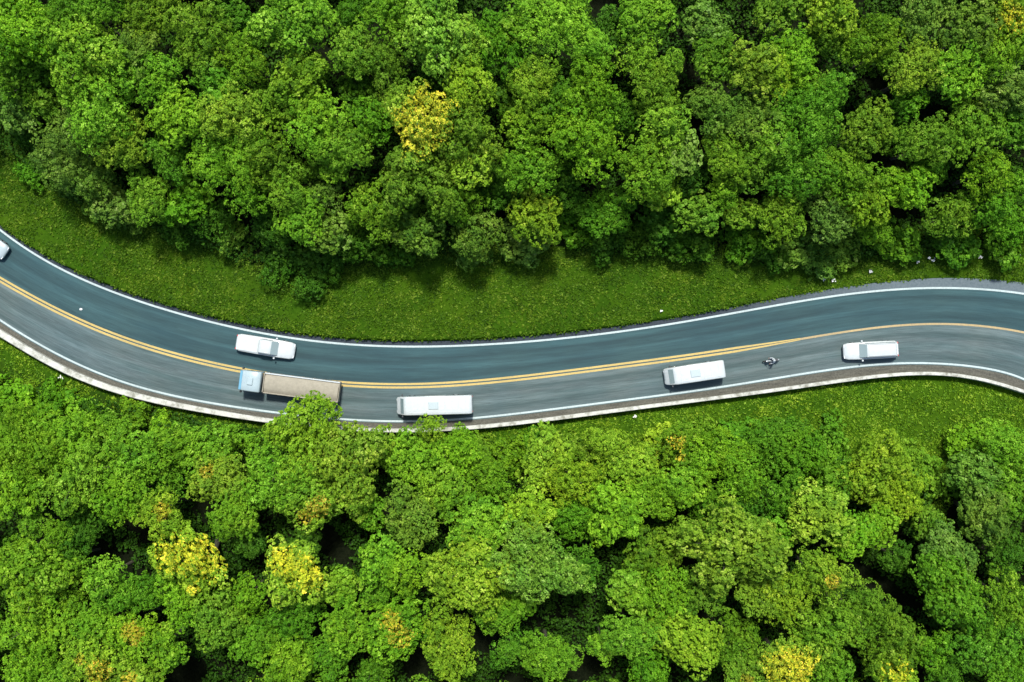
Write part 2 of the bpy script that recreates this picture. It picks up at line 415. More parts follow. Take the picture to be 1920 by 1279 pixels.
# hand-read list: x y radius(px) tone  [height of the crown's middle above the road plane is worked out below]
TREES_UP = '''30 50 72 b|150 12 66 m|145 98 70 b|50 120 55 m|255 100 48 g|285 22 50 o|370 62 62 o|455 105 44 o|410 160 42 m|178 190 70 b|290 150 46 b|22 200 42 g|78 188 36 o|332 215 50 b|
430 212 52 y|140 238 50 g|230 265 48 y|110 300 50 g|58 255 30 d|400 292 48 b|312 290 42 m|170 335 38 g|275 372 42 b|215 385 34 g|348 378 40 m|462 288 44 b|462 352 40 m|400 410 34 d|
545 28 66 b|560 152 56 o|500 205 44 o|655 98 42 o|712 112 44 o|735 28 48 o|662 34 36 d|815 52 68 p|872 88 44 p|935 82 54 m|590 228 54 b|692 225 40 m|645 278 44 b|742 182 30 y|880 152 44 y|
815 152 28 d|872 238 56 o|500 292 42 o|582 316 24 o|624 318 25 b|785 330 66 o|885 312 40 y|530 345 42 b|562 400 46 b|612 436 40 g|603 366 32 g|684 384 38 b|722 412 36 o|850 378 44 o|
788 436 44 g|888 428 46 g|935 350 42 d|672 452 42 d|505 430 34 d|1050 45 72 b|975 50 36 o|1215 24 46 b|1148 48 36 d|1202 92 40 b|1322 42 38 g|1262 115 22 b|1002 150 44 y|1110 162 50 b|
1050 192 44 m|1345 102 44 o|1412 122 48 y|1228 160 46 o|1250 230 42 y|1100 262 62 b|990 232 44 o|990 312 50 b|1215 308 56 b|1276 290 38 g|1345 202 48 g|1412 222 50 g|1360 288 42 o|
1412 312 40 o|1362 352 32 b|1386 400 30 y|1312 398 38 o|1240 352 34 y|1002 402 48 y|1140 398 46 m|1070 372 34 d|1242 414 34 d|1042 330 34 d|1460 20 42 o|1562 16 50 y|1548 70 32 o|
1655 80 46 o|1722 124 48 y|1612 92 32 o|1488 110 50 b|1448 132 36 y|1740 26 50 g|1832 54 54 g|1885 90 54 b|1802 132 50 b|1706 182 34 m|1520 212 66 m|1548 168 28 o|1628 242 48 o|
1742 262 46 o|1890 166 50 g|1830 240 52 o|1502 322 54 m|1590 330 54 o|1702 350 44 b|1748 310 30 m|1856 320 38 b|1910 235 38 m|1626 382 42 y|1642 430 28 b|1782 402 40 o|1470 402 46 o|
1562 402 46 g|1862 388 40 m|1912 345 28 m|1912 420 34 m|1680 245 34 d|670 165 34 d|1165 215 36 d|1290 335 34 d|1450 270 40 b|760 385 32 o|440 30 28 d|960 190 36 d'''
SHRUBS_UP = '''430 442 27 g|560 462 42 d|520 500 30 d|610 490 34 d|985 452 38 g|1290 452 42 d|1500 462 36 g|1540 488 32 g|1582 462 38 g|1798 458 40 m|1882 452 38 m|740 462 36 d|880 470 32 g|190 385 34 g|250 402 28 g|
330 430 30 d|1080 422 36 m|1200 445 34 d|1690 455 38 m|1400 455 38 m|60 320 26 m|1455 478 28 d|580 530 30 d|145 345 30 g|1130 446 32 d'''
TREES_LO = '''40 848 66 b|112 838 58 b|135 902 60 b|30 925 46 b|240 872 58 b|312 846 50 b|222 938 42 b|392 847 48 b|438 962 44 b|150 1000 42 d|60 985 24 b|102 1012 26 b|40 1028 26 b|
52 1085 66 b|132 1058 28 m|192 1088 40 b|132 1122 30 b|262 1112 42 m|342 1128 44 b|402 1160 50 o|62 1172 60 b|58 1248 52 b|172 1166 42 b|302 1216 40 b|462 1118 32 b|472 1202 44 m|
575 814 64 y|650 872 70 y|515 895 66 b|764 863 50 b|852 864 46 b|832 922 50 b|770 972 50 g|712 1048 40 b|752 1072 38 b|636 1102 34 b|912 902 42 o|902 990 54 b|880 1082 70 y|922 1152 34 b|
842 1212 56 y|650 1180 46 b|612 1232 42 m|540 1246 48 b|556 1158 42 m|500 1190 36 m|952 1222 30 m|1022 862 48 y|1072 902 48 y|1150 852 42 y|1192 884 44 y|990 972 50 y|1080 972 46 m|1152 962 56 b|
1232 932 48 b|1340 852 50 b|1392 892 44 b|1282 912 42 b|1376 1028 82 y|1000 1062 72 p|1090 1072 34 m|1230 1042 48 o|1240 1112 54 b|1180 1106 40 b|1312 1112 44 o|1182 1192 46 b|1130 1212 26 b|
1290 1202 58 y|1382 1206 46 o|1026 1232 46 b|1432 1114 44 y|1502 852 46 m|1448 838 42 m|1640 882 56 y|1692 932 42 y|1542 972 58 y|1602 1004 42 b|1642 992 36 b|1478 932 40 m|
1832 892 46 g|1896 852 48 b|1850 962 48 g|1902 935 38 m|1742 982 30 o|1778 1042 48 g|1682 1046 28 d|1470 1122 46 y|1612 1152 44 o|1552 1182 56 o|1670 1208 58 o|1790 1112 62 m|1892 1050 38 d|
1900 1132 48 b|1850 1210 56 m|1750 1222 34 m|1560 1262 40 m|1772 1268 32 m|320 905 34 m|572 1022 28 d|690 960 32 m|1335 950 34 m|1290 1010 34 o|1452 1010 34 m|960 1140 34 m|710 1110 30 m|
1215 1262 38 m|1900 1262 44 m|1402 940 36 d|1570 900 38 m|470 1020 26 d|100 1290 44 b|700 1262 30 m|1120 912 34 m'''
SHRUBS_LO = '''30 750 42 b|98 762 34 m|160 784 38 b|212 800 34 b|252 780 26 b|20 792 40 b|92 796 36 m|300 800 22 b|350 815 24 b|700 842 30 m|900 858 30 o|960 858 34 o|1095 850 36 o|1240 838 38 y|
1310 815 34 o|1400 828 36 m|1560 838 38 m|1738 905 42 o|1810 838 36 b|1860 818 30 b|1000 830 26 m|435 828 28 b|1480 812 30 m|1700 868 34 o|860 826 24 b'''
# trees that carry blossom or stand out: x y r tone height label short-name patches(x,y,r)
SPECIAL = [
 (790, 225, 60, 'y', None, 'large tree above the road with its crown covered in yellow blossom', 'the yellow-blossomed tree above the road', [(792, 235, 52), (745, 265, 28), (835, 200, 34), (800, 185, 26)]),
 (350, 1050, 60, 'y', None, 'wide tree in the lower left with two golden yellow clumps on top', 'the wide yellow-topped tree', [(330, 1040, 34), (390, 1045, 36), (400, 1015, 18), (365, 1105, 11)]),
 (551, 1082, 58, 'y', None, 'round tree with a yellow top right of the wide yellow-topped tree', 'the round yellow-topped tree', [(560, 1070, 32), (530, 1050, 24), (585, 1085, 22)]),
 (742, 1180, 56, 'b', None, 'tree near the bottom centre-left with one slanting yellow streak', 'the tree with a yellow streak', [(735, 1165, 18), (750, 1192, 20)]),
 (1482, 1250, 54, 'y', None, 'broad golden yellow tree on the bottom edge right of centre', 'the golden tree on the bottom edge', [(1490, 1255, 40), (1455, 1250, 26), (1520, 1275, 26)]),
 (1902, 26, 44, 'y', None, 'tree with yellow blossom in the top right corner', 'the top right corner', [(1900, 35, 28), (1868, 45, 14)]),
 (246, 1190, 42, 'b', None, 'green tree in the lower left with one round orange-yellow spot', 'the tree with one round orange spot', [(250, 1188, 20)]),
 (165, 1242, 52, 'y', None, 'tree on the bottom edge near the left corner with a yellow patch at its foot', 'the bottom left yellow-patched tree', [(185, 1260, 22), (150, 1238, 10)]),
 (298, 966, 42, 'y', None, 'feathery green tree with a faint orange tinge above the wide yellow-topped tree', 'the orange-tinged tree at left', [(303, 958, 15)]),
 (410, 900, 46, 'y', None, 'bright tree below the wall at left with a small orange tip', 'the tree with a small orange tip', [(388, 882, 13)]),
 (592, 938, 56, 'y', None, 'tree with a few orange-yellow sprigs above the round yellow-topped tree', 'the tree with orange sprigs', [(597, 950, 20), (570, 970, 13)]),
 (1270, 838, 38, 'o', None, 'small tree with rusty orange flecks below the lower grass strip', 'the tree with rusty flecks', [(1270, 830, 14), (1276, 860, 9)]),
 (1546, 1082, 48, 'y', None, 'tree with an orange-tinged rim beside the long black gap at lower right', 'the tree with an orange-tinged rim', [(1562, 1090, 14)]),
 (1682, 1268, 42, 'y', None, 'tree on the bottom edge at right with a dull yellow top', 'the dull yellow tree on the bottom edge', [(1680, 1268, 26)]),
 (1402, 1266, 40, 'y', None, 'yellowish tree with orange flecks left of the golden tree on the bottom edge', None, [(1430, 1240, 10), (1400, 1275, 12)]),
 (250, 1276, 38, 'y', None, 'yellow-tipped tree on the bottom edge below the one round orange spot', None, [(245, 1275, 15)]),
 (806, 799, 23, 'y', 5.5, 'narrow leafy treetop poking up over the white wall in front of the white minibus', 'the narrow treetop over the wall', []),
]
LABELLED = {   # trees of the lists above that get their own wording and serve as landmarks
 (815, 52): ('tall pale lime tree on the top edge left of the top centre black gap', 'the pale lime tree on the top edge'),
 (1322, 42): ('greyish pale tree on the top edge right of a black gap', 'the greyish tree on the top edge'),
 (1050, 45): ('big round bright green tree on the top edge just right of centre', 'the big round tree at top centre'),
 (1376, 1028): ('very large smooth domed yellow-green tree in the lower right, the broadest crown there', 'the very large domed tree'),
 (575, 814): ('broad dense tree overhanging the wall and the tipper truck', 'the broad tree overhanging the truck'),
 (1000, 1062): ('large pale lime tree above the biggest black gap at the bottom', 'the large pale lime tree at lower centre'),
 (880, 1082): ('large yellow-green tree right of the tree with a yellow streak', None),
 (1262, 115): ('tiny round bright tree standing alone in the black gap at upper right', 'the tiny round tree in the gap'),
 (370, 62): ('tall olive tree on the top edge between two black gaps at left', 'the tall olive tree at upper left'),
 (1722, 124): ('rounded yellow-green tree right of the largest black gap at upper right', 'the rounded tree at upper right'),
 (1790, 1112): ('large mid green tree right of the long black gap at lower right', 'the large tree by the long black gap'),
 (1386, 400): ('small vivid yellow-green tree at the forest edge above the road on the right', 'the small vivid tree at right'),
 (1642, 430): ('small bright tree pointing down towards the road at the upper right forest edge', 'the small pointed tree at right'),
 (1832, 892): ('pale greyish tree right of the dip of grass at lower right', 'the pale tree by the grass dip'),
 (1640, 882): ('yellow-green spreading tree left of the dip of grass at lower right', 'the spreading tree by the grass dip'),
 (275, 372): ('bright star-shaped tree jutting onto the upper left grass', 'the star-shaped tree at upper left'),
 (430, 442): ('single pale shrub on the grass below the upper left forest edge', 'the single pale shrub'),
 (52, 1085): ('large dense green tree on the left edge in the lower forest', 'the large tree on the lower left edge'),
 (1612, 1152): ('dark olive tree below the long black gap at lower right', 'the dark olive tree at lower right'),
 (178, 190): ('large bright tree in the middle of the upper left forest', 'the large bright tree at upper left'),
 (1520, 212): ('large mid green tree with pale flecks at the middle of the upper right forest', 'the pale-flecked tree at upper right'),
 (785, 330): ('large olive tree directly below the yellow-blossomed tree', 'the large olive tree below the yellow one'),
 (1100, 262): ('large bright tree right of centre in the upper forest', 'the large bright tree at upper centre'),
 (590, 228): ('large bright tree left of the yellow-blossomed tree', 'the bright tree left of the yellow one'),
 (40, 848): ('large bright tree on the left edge just below the wall and bushes', 'the large bright tree below the wall at left'),
}
LAND = [(-20, -20, 'the top left corner'), (1930, 1290, 'the bottom right corner'), (-20, 1290, 'the bottom left corner')]
rnd = random.Random(3)
recs = []
def parse(txt, kind, zone):
    for it in txt.replace('\n', '').split('|'):
        it = it.strip()
        if not it: continue
        x, y, r, t = it.split(); x, y, r = float(x), float(y), float(r)
        lab = LABELLED.get((int(x), int(y)))
        recs.append(dict(x=x, y=y, r=r, t=t, kind=kind, zone=zone, label=lab[0] if lab else None, short=lab[1] if lab else None, patch=[], z=None))
parse(TREES_UP, 'tree', 'up'); parse(SHRUBS_UP, 'shrub', 'up'); parse(TREES_LO, 'tree', 'lo'); parse(SHRUBS_LO, 'shrub', 'lo')
for x, y, r, t, z, lab, short, patch in SPECIAL:
    recs.append(dict(x=x, y=y, r=r, t=t, kind='tree', zone='up' if y < 640 else 'lo', label=lab, short=short, patch=patch, z=z))
for q in recs:
    if q['short']: LAND.append((q['x'], q['y'], q['short']))
# labels for the others: look + bearing from the nearest landmark + rank
SECT = ['right of', 'above-right of', 'above', 'above-left of', 'left of', 'below-left of', 'below', 'below-right of']
buckets = {}
for q in recs:
    if q['label']: continue
    zl = [l for l in LAND if (l[1] < 640) == (q['y'] < 640)]
    L = min(zl, key=lambda l: math.hypot(l[0] - q['x'], l[1] - q['y'])); dx, dy = q['x'] - L[0], L[1] - q['y']
    s = int(round(math.atan2(dy, dx) / (math.pi / 4))) % 8; buckets.setdefault((L[2], s, q['kind'], q['t']), []).append((math.hypot(dx, dy), q))
ORD = ['', 'second-nearest ', 'third-nearest ', 'fourth-nearest ', 'fifth-nearest ']
for (ln, s, kd, t), items in buckets.items():
    items.sort(key=lambda i: i[0])
    for i, (d, q) in enumerate(items):
        size = ('big ' if q['r'] >= 58 else 'small ' if q['r'] <= 34 else '') if kd == 'tree' else 'low '
        q['label'] = f"{ORD[min(i, 4)]}{size}{TONE[t][1]} {kd} {SECT[s]} {ln}"

def place(q, i):
    r = q['r']; tree = q['kind'] == 'tree'
    x0, y0 = P(q['x'], q['y'])
    # how deep in the forest
    if q['zone'] == 'up': dep = (np.interp(q['x'], *FOREST_UP) - q['y']) / PXM
    else: dep = (q['y'] - np.interp(q['x'], *FOREST_LO)) / PXM
    gz = ground_z(x0, y0)
    if not tree: hc = .25 + r / PXM * .35
    else:
        hc = 2.6 + min(max(dep, 0), 12) * .45 + r / PXM * .55 + rnd.uniform(-.6, .6)
        hc += {'b': .5, 'y': .9, 'p': 1.2, 'm': -.4, 'o': -.2, 'g': 0, 'd': -2.6}[q['t']]
        hc = max(hc, 1.6)
        if r < 36 and q['t'] != 'd': hc -= .6
    zc = q['z'] if q['z'] else gz + hc
    if q['label'].startswith('broad dense'): zc = gz + 6.5
    xx, yy = P(q['x'], q['y'], zc + r / PXM * .3); rad = r / PXM * (H - zc) / H * (1.10 if tree else 1.15)
    cls = 'B' if not tree else ('L' if rad > 3.75 else 'M' if rad > 2.45 else 'S')
    pr = PROTO[cls][(i * 7 + int(q['x'])) % len(PROTO[cls])]; sc = rad / pr['R']
    el = rnd.uniform(.9, 1.12); rz = rnd.uniform(0, 6.28); szs = sc * rnd.uniform(.9, 1.12)
    gz2 = ground_z(xx, yy)
    base, nm = TONE[q['t']]; j = rnd.uniform(.86, 1.16); hue = rnd.uniform(-.07, .07)
    colr = (base[0] * j * (1 + hue), base[1] * j, base[2] * j * rnd.uniform(.8, 1.3), 1)
    root = empty('broadleaf_tree' if tree else 'shrub', (xx, yy, gz2), rz)
    tag(root, q['label'], q['kind'], ('trees of the forest above the road' if q['zone'] == 'up' else 'trees of the forest below the road') if tree
        else ('shrubs on the upper grass edge' if q['zone'] == 'up' else 'shrubs on the lower grass edge'))
    if q['patch']:          # blossom cut out of the crown as a part of its own
        LV = pr['LV'].reshape(-1, 4, 3); c = LV.mean(1) * [sc * el, sc / el, szs]
        ca, sa = math.cos(rz), math.sin(rz)
        wx = xx + c[:, 0] * ca - c[:, 1] * sa; wy = yy + c[:, 0] * sa + c[:, 1] * ca; wz = zc + c[:, 2]
        kk = H / (H - wz); ppx = 960 + wx * kk * PXM; ppy = 639.5 - wy * kk * PXM
        rg = np.random.default_rng(i); sel = np.zeros(len(c), bool)
        cell = np.sin(wx * 2.3 + 5) * np.sin(wy * 2.7 + wz * 1.9)
        for bx, by, br in q['patch']:
            sel |= (np.hypot(ppx - bx, ppy - by) + cell * br * .28 + rg.normal(0, br * .15, len(c)) < br * 1.08) & (c[:, 2] > -.25 * rad) & (rg.random(len(c)) < .70)
        A = LV[~sel].reshape(-1, 3); B = LV[sel].reshape(-1, 3)
        m1 = np_mesh('crown', A, np.arange(len(A)).reshape(-1, 4), M_LEAF, {'tint': pr['TI'][~sel]})
        m2 = np_mesh('blossom', B, np.arange(len(B)).reshape(-1, 4), M_BLOSSOM, {'tint': pr['TI'][sel]})
        cr = link('crown', m1, root); bl = link('blossom', m2, cr)
        k1 = rnd.uniform(.9, 1.1)
        strong = max(p[2] for p in q['patch']) > 22
        bl.color = (.52 * k1, .52 * k1, .030, 1) if strong else (.43 * k1, .38 * k1, .030, 1)
    else:
        cr = link('crown' if tree else 'foliage', pr['crown'], root)
    cr.location = (0, 0, zc - gz2); cr.scale = (sc * el, sc / el, szs); cr.color = colr
    tr = link('trunk' if tree else 'stem', pr['trunk'], root)
    tr.location = (0, 0, zc - gz2); tr.scale = (sc * el * .95, sc / el * .95, (zc - gz2) / pr['h'])
for i, q in enumerate(recs): place(q, i)

# the same forest going on beyond the picture's edges, one mass
rg = np.random.default_rng(77); VV = []; TT = []
for gx in np.arange(-74, 75, 5.6):
    for gy in np.arange(-53.4, 54, 4.6):
        x = gx + rg.uniform(-1.6, 1.6); y = gy + rg.uniform(-1.4, 1.4)
        if abs(x) < 57.6 and abs(y) < 39.4: continue
        px = x * PXM + 960; u = float(toY(np.interp(px, *FOREST_UP))); l = float(toY(np.interp(px, *FOREST_LO)))
        road_u = float(toY(C_UE(px))); road_l = float(toY(C_WL(px)))
        if not (y > max(u, road_u + 5) + 2 or y < min(l, road_l - 4) - 2): continue
        pr = PROTO['M'][rg.integers(len(PROTO['M']))]; a = rg.uniform(0, 6.28); sc = rg.uniform(1.0, 1.35)
        LV = pr['LV'].reshape(-1, 4, 3); LV = LV[rg.random(len(LV)) < .6].reshape(-1, 3) * sc
        ca, sa = math.cos(a), math.sin(a); zc = ground_z(x, y) + rg.uniform(6, 8.5)
        VV.append(np.column_stack([x + LV[:, 0] * ca - LV[:, 1] * sa, y + LV[:, 0] * sa + LV[:, 1] * ca, zc + LV[:, 2]]))
        TT.append(np.clip(rg.normal(.5 + rg.normal(0, .08), .17, len(LV) // 4), 0, 1))
VV = np.concatenate(VV)
o = link('forest', np_mesh('forest', VV, np.arange(len(VV)).reshape(-1, 4), M_LEAF, {'tint': np.concatenate(TT)})); o.color = (.115, .25, .012, 1)
tag(o, 'green broadleaf forest going on beyond the edges of the picture', 'forest', kind='stuff')

# ------------------------------------------------------------------ grass on both verges, and undergrowth in the forest
def grass_band(name, xr, ylo_f, yhi_f, dens, zf, colr, size, seed, thr=None, mat=M_LEAF, per=3):
    rg = np.random.default_rng(seed); x0, x1 = xr
    n = int((x1 - x0) * 22 * dens); x = rg.uniform(x0, x1, n); px = x * PXM + 960
    lo = ylo_f(px); hi = yhi_f(px); y = rg.uniform(lo.min(), hi.max(), n); ok = (y > lo) & (y < hi); x, y, px = x[ok], y[ok], px[ok]
    thin = np.sin(x * .55 + 2.2 * np.sin(y * .4)) * np.sin(y * .8 - x * .22) + .5 * np.sin(x * 1.9 + y) * np.sin(y * 2.3 - x * .6)
    ok = rg.random(len(x)) < np.clip(.95 - np.clip(thin - .25, 0, 1) * 1.1, .2, 1); x, y, px = x[ok], y[ok], px[ok]
    z = zf(px, x, y); n = len(x); m = per
    C = np.repeat(np.stack([x, y, z], 1), m, 0); off = rg.normal(0, .09, (n * m, 3)); off[:, 2] = rg.uniform(.02, .14, n * m)
    C = C + off; NN = rg.normal(0, .5, (n * m, 3)); NN[:, 2] += 1
    sz = rg.uniform(size * .6, size * 1.3, n * m)
    patch = .48 + .20 * np.sin(x * .9 + 2 * np.sin(y * .7)) * np.sin(y * 1.1 + x * .35) + .12 * np.sin(x * 3.1 + y * 2.3) * np.sin(y * 3.7 - x)
    ti = np.clip(np.repeat(patch + rg.normal(0, .24, n), m) + rg.normal(0, .12, n * m), 0, 1)
    wd = np.repeat(rg.random(n) < .02, m); ti[wd] = 1; sz[wd] *= 1.4
    V = leaves(C, NN, sz, rg, .45)
    o = link(name, np_mesh(name, V, np.arange(len(V)).reshape(-1, 4), mat, {'tint': ti})); o.color = (*colr, 1)
    return o
g1 = grass_band('grass', (-72, 72), lambda px: toY(C_UE(px)) - .03, lambda px: toY(np.interp(px, *FOREST_UP)) + 2.5, 42,
    lambda px, x, y: z_up(px, x, y, y - toY(C_UE(px))), (.070, .146, .006), .19, 5)
tag(g1, 'short mottled grass on the bank between the road and the upper forest', 'grass', kind='stuff')
g2 = grass_band('grass', (-72, 72), lambda px: toY(np.interp(px, *FOREST_LO)) - 3.0, lambda px: toY(C_WL(px)) - W_HALF(px) / PXM - .32, 38,
    lambda px, x, y: z_lo(px, x, y, toY(C_WL(px)) - W_HALF(px) / PXM - y), (.115, .230, .009), .20, 6)
tag(g2, 'bright short grass between the white wall and the lower forest', 'grass', kind='stuff')

def undergrowth(name, up, seed):
    rg = np.random.default_rng(seed); n = 60000
    x = rg.uniform(-66, 66, n); px = x * PXM + 960
    if up: e = toY(np.interp(px, *FOREST_UP)); y = e + rg.uniform(0, 36, n) ** 1.0
    else: e = toY(np.interp(px, *FOREST_LO)); y = e - rg.uniform(0, 36, n)
    dn = np.sin(x * .5 + 3 * np.sin(y * .23)) * np.sin(y * .6 + x * .2); ok = (dn > -.35) & (np.abs(y) < 44); x, y, px = x[ok], y[ok], px[ok]; n = len(x)
    z = z_up(px, x, y, y - toY(C_UE(px))) if up else z_lo(px, x, y, toY(C_WL(px)) - W_HALF(px) / PXM - y)
    z = z + .1 + rg.uniform(.2, 1, n) * np.clip(1.2 + 2.6 * np.sin(x * .83 + 2 * np.sin(y * .6)) * np.sin(y * .91 + 1.7 * np.sin(x * .37)), .3, 4.0); C = np.repeat(np.stack([x, y, z], 1), 3, 0) + rg.normal(0, .16, (n * 3, 3))
    NN = rg.normal(0, .5, C.shape); NN[:, 2] += 1
    V = leaves(C, NN, rg.uniform(.2, .4, len(C)), rg)
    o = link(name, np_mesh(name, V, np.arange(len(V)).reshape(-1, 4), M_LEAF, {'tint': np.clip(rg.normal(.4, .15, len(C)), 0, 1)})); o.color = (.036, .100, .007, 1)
    return o
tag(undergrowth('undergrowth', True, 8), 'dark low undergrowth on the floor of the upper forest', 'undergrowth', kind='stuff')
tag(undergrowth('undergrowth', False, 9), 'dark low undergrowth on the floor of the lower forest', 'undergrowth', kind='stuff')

# ------------------------------------------------------------------ vehicles
P_WHITE = plain('white_car_paint', (.44, .48, .48), .3, coat=.5, var=.09)
P_SILVER = plain('pale_silver_paint', (.36, .43, .44), .3, .1, coat=.5, var=.03)
P_BLUE = plain('pale_blue_truck_paint', (.30, .38, .40), .35, coat=.4, var=.06)
P_DBLUE = plain('blue_truck_paint', (.10, .27, .38), .35, coat=.4, var=.06)
P_GLASS = plain('tinted_glass', (.09, .13, .14), .08, spec=.9)
P_GLASS_L = plain('painted_sky_glass', (.24, .31, .31), .12, spec=.9)  # pale reflection of the sky painted into the glass colour
P_TYRE = plain('tyre_rubber', (.02, .02, .02), .85)
P_RIM = plain('alloy_rim', (.45, .46, .46), .35, .8)
P_LAMP = plain('headlamp_lens', (.75, .78, .78), .1)
P_RED = plain('red_lamp_lens', (.42, .03, .02), .2)
P_DARK = plain('dark_plastic', (.03, .035, .038), .6)
P_SAND = plain('tan_canvas', (.26, .24, .185), .85, var=.18)
P_STEEL = plain('grey_steel', (.22, .24, .25), .5, .4)
P_CLOTH = plain('pale_grey_cloth', (.5, .55, .56), .9, var=.1)
P_TROUSER = plain('dark_blue_cloth', (.04, .05, .07), .9, var=.2)
P_SKIN = plain('skin', (.36, .22, .15), .6)
P_HELMET = plain('grey_helmet', (.32, .36, .37), .3)

def loft(stations, close=True):
    """stations: list of (x, ring[(y,z)...]); caps both ends"""
    bm = bmesh.new(); rings = []
    for x, ring in stations: rings.append([bm.verts.new((x, y, z)) for y, z in ring])
    n = len(rings[0])
    for a, b in zip(rings, rings[1:]):
        for i in range(n): bm.faces.new((a[i], a[(i + 1) % n], b[(i + 1) % n], b[i]))
    bm.faces.new(rings[0]); bm.faces.new(rings[-1][::-1]); return bm
def body_ring(hw, z0, z1, r=.12, crown_=.03):
    """closed ring, bottom then up the right side over the rounded top to the left"""
    return [(-hw * .9, z0), (hw * .9, z0), (hw, z0 + .18), (hw, z1 - r), (hw - r * .35, z1 - r * .35), (hw - r, z1), (hw * .4, z1 + crown_), (-hw * .4, z1 + crown_),
            (-hw + r, z1), (-hw + r * .35, z1 - r * .35), (-hw, z1 - r), (-hw, z0 + .18)]
def cyl(bm, c, r, h, axis='y', seg=18):
    m = bmesh.ops.create_cone(bm, cap_ends=True, segments=seg, radius1=r, radius2=r, depth=h)
    for v in m['verts']:
        x, y, z = v.co
        v.co = (x + c[0], z + c[1], y + c[2]) if axis == 'y' else (x + c[0], y + c[1], z + c[2]) if axis == 'z' else (z + c[0], y + c[1], x + c[2])
def box(bm, x0, x1, y0, y1, z0, z1, bev=.02):
    m = bmesh.ops.create_cube(bm, size=1)
    for v in m['verts']: v.co = ((x0 + x1) / 2 + v.co.x * (x1 - x0), (y0 + y1) / 2 + v.co.y * (y1 - y0), (z0 + z1) / 2 + v.co.z * (z1 - z0))
    if bev: bmesh.ops.bevel(bm, geom=list({e for v in m['verts'] for e in v.link_edges}), offset=bev, segments=2, affect='EDGES', profile=.5)
def wheel(root, x, y, r=.34, wdt=.22):
    bm = bmesh.new(); cyl(bm, (0, 0, 0), r, wdt); bmesh.ops.bevel(bm, geom=[e for e in bm.edges if len(e.link_faces) == 2 and e.calc_face_angle(0) > 1], offset=.03, segments=2, affect='EDGES')
    t = bm_obj('wheel', bm, P_TYRE, root, True); t.location = (x, y, r)
    bm = bmesh.new(); cyl(bm, (0, math.copysign(wdt / 2 + .002, y), 0), r * .6, .03); bm_obj('rim', bm, P_RIM, t)
def quadpatch(name, pts, mat, root, thick=.02):
    bm = bmesh.new(); vs = [bm.verts.new(p) for p in pts]; f = bm.faces.new(vs); bmesh.ops.recalc_face_normals(bm, faces=bm.faces)
    if f.normal.z < -.01: f.normal_flip()
    g = bmesh.ops.extrude_face_region(bm, geom=[f]); nv = [v for v in g['geom'] if isinstance(v, bmesh.types.BMVert)]
    for v in nv: v.co += f.normal * thick
    return bm_obj(name, bm, mat, root)

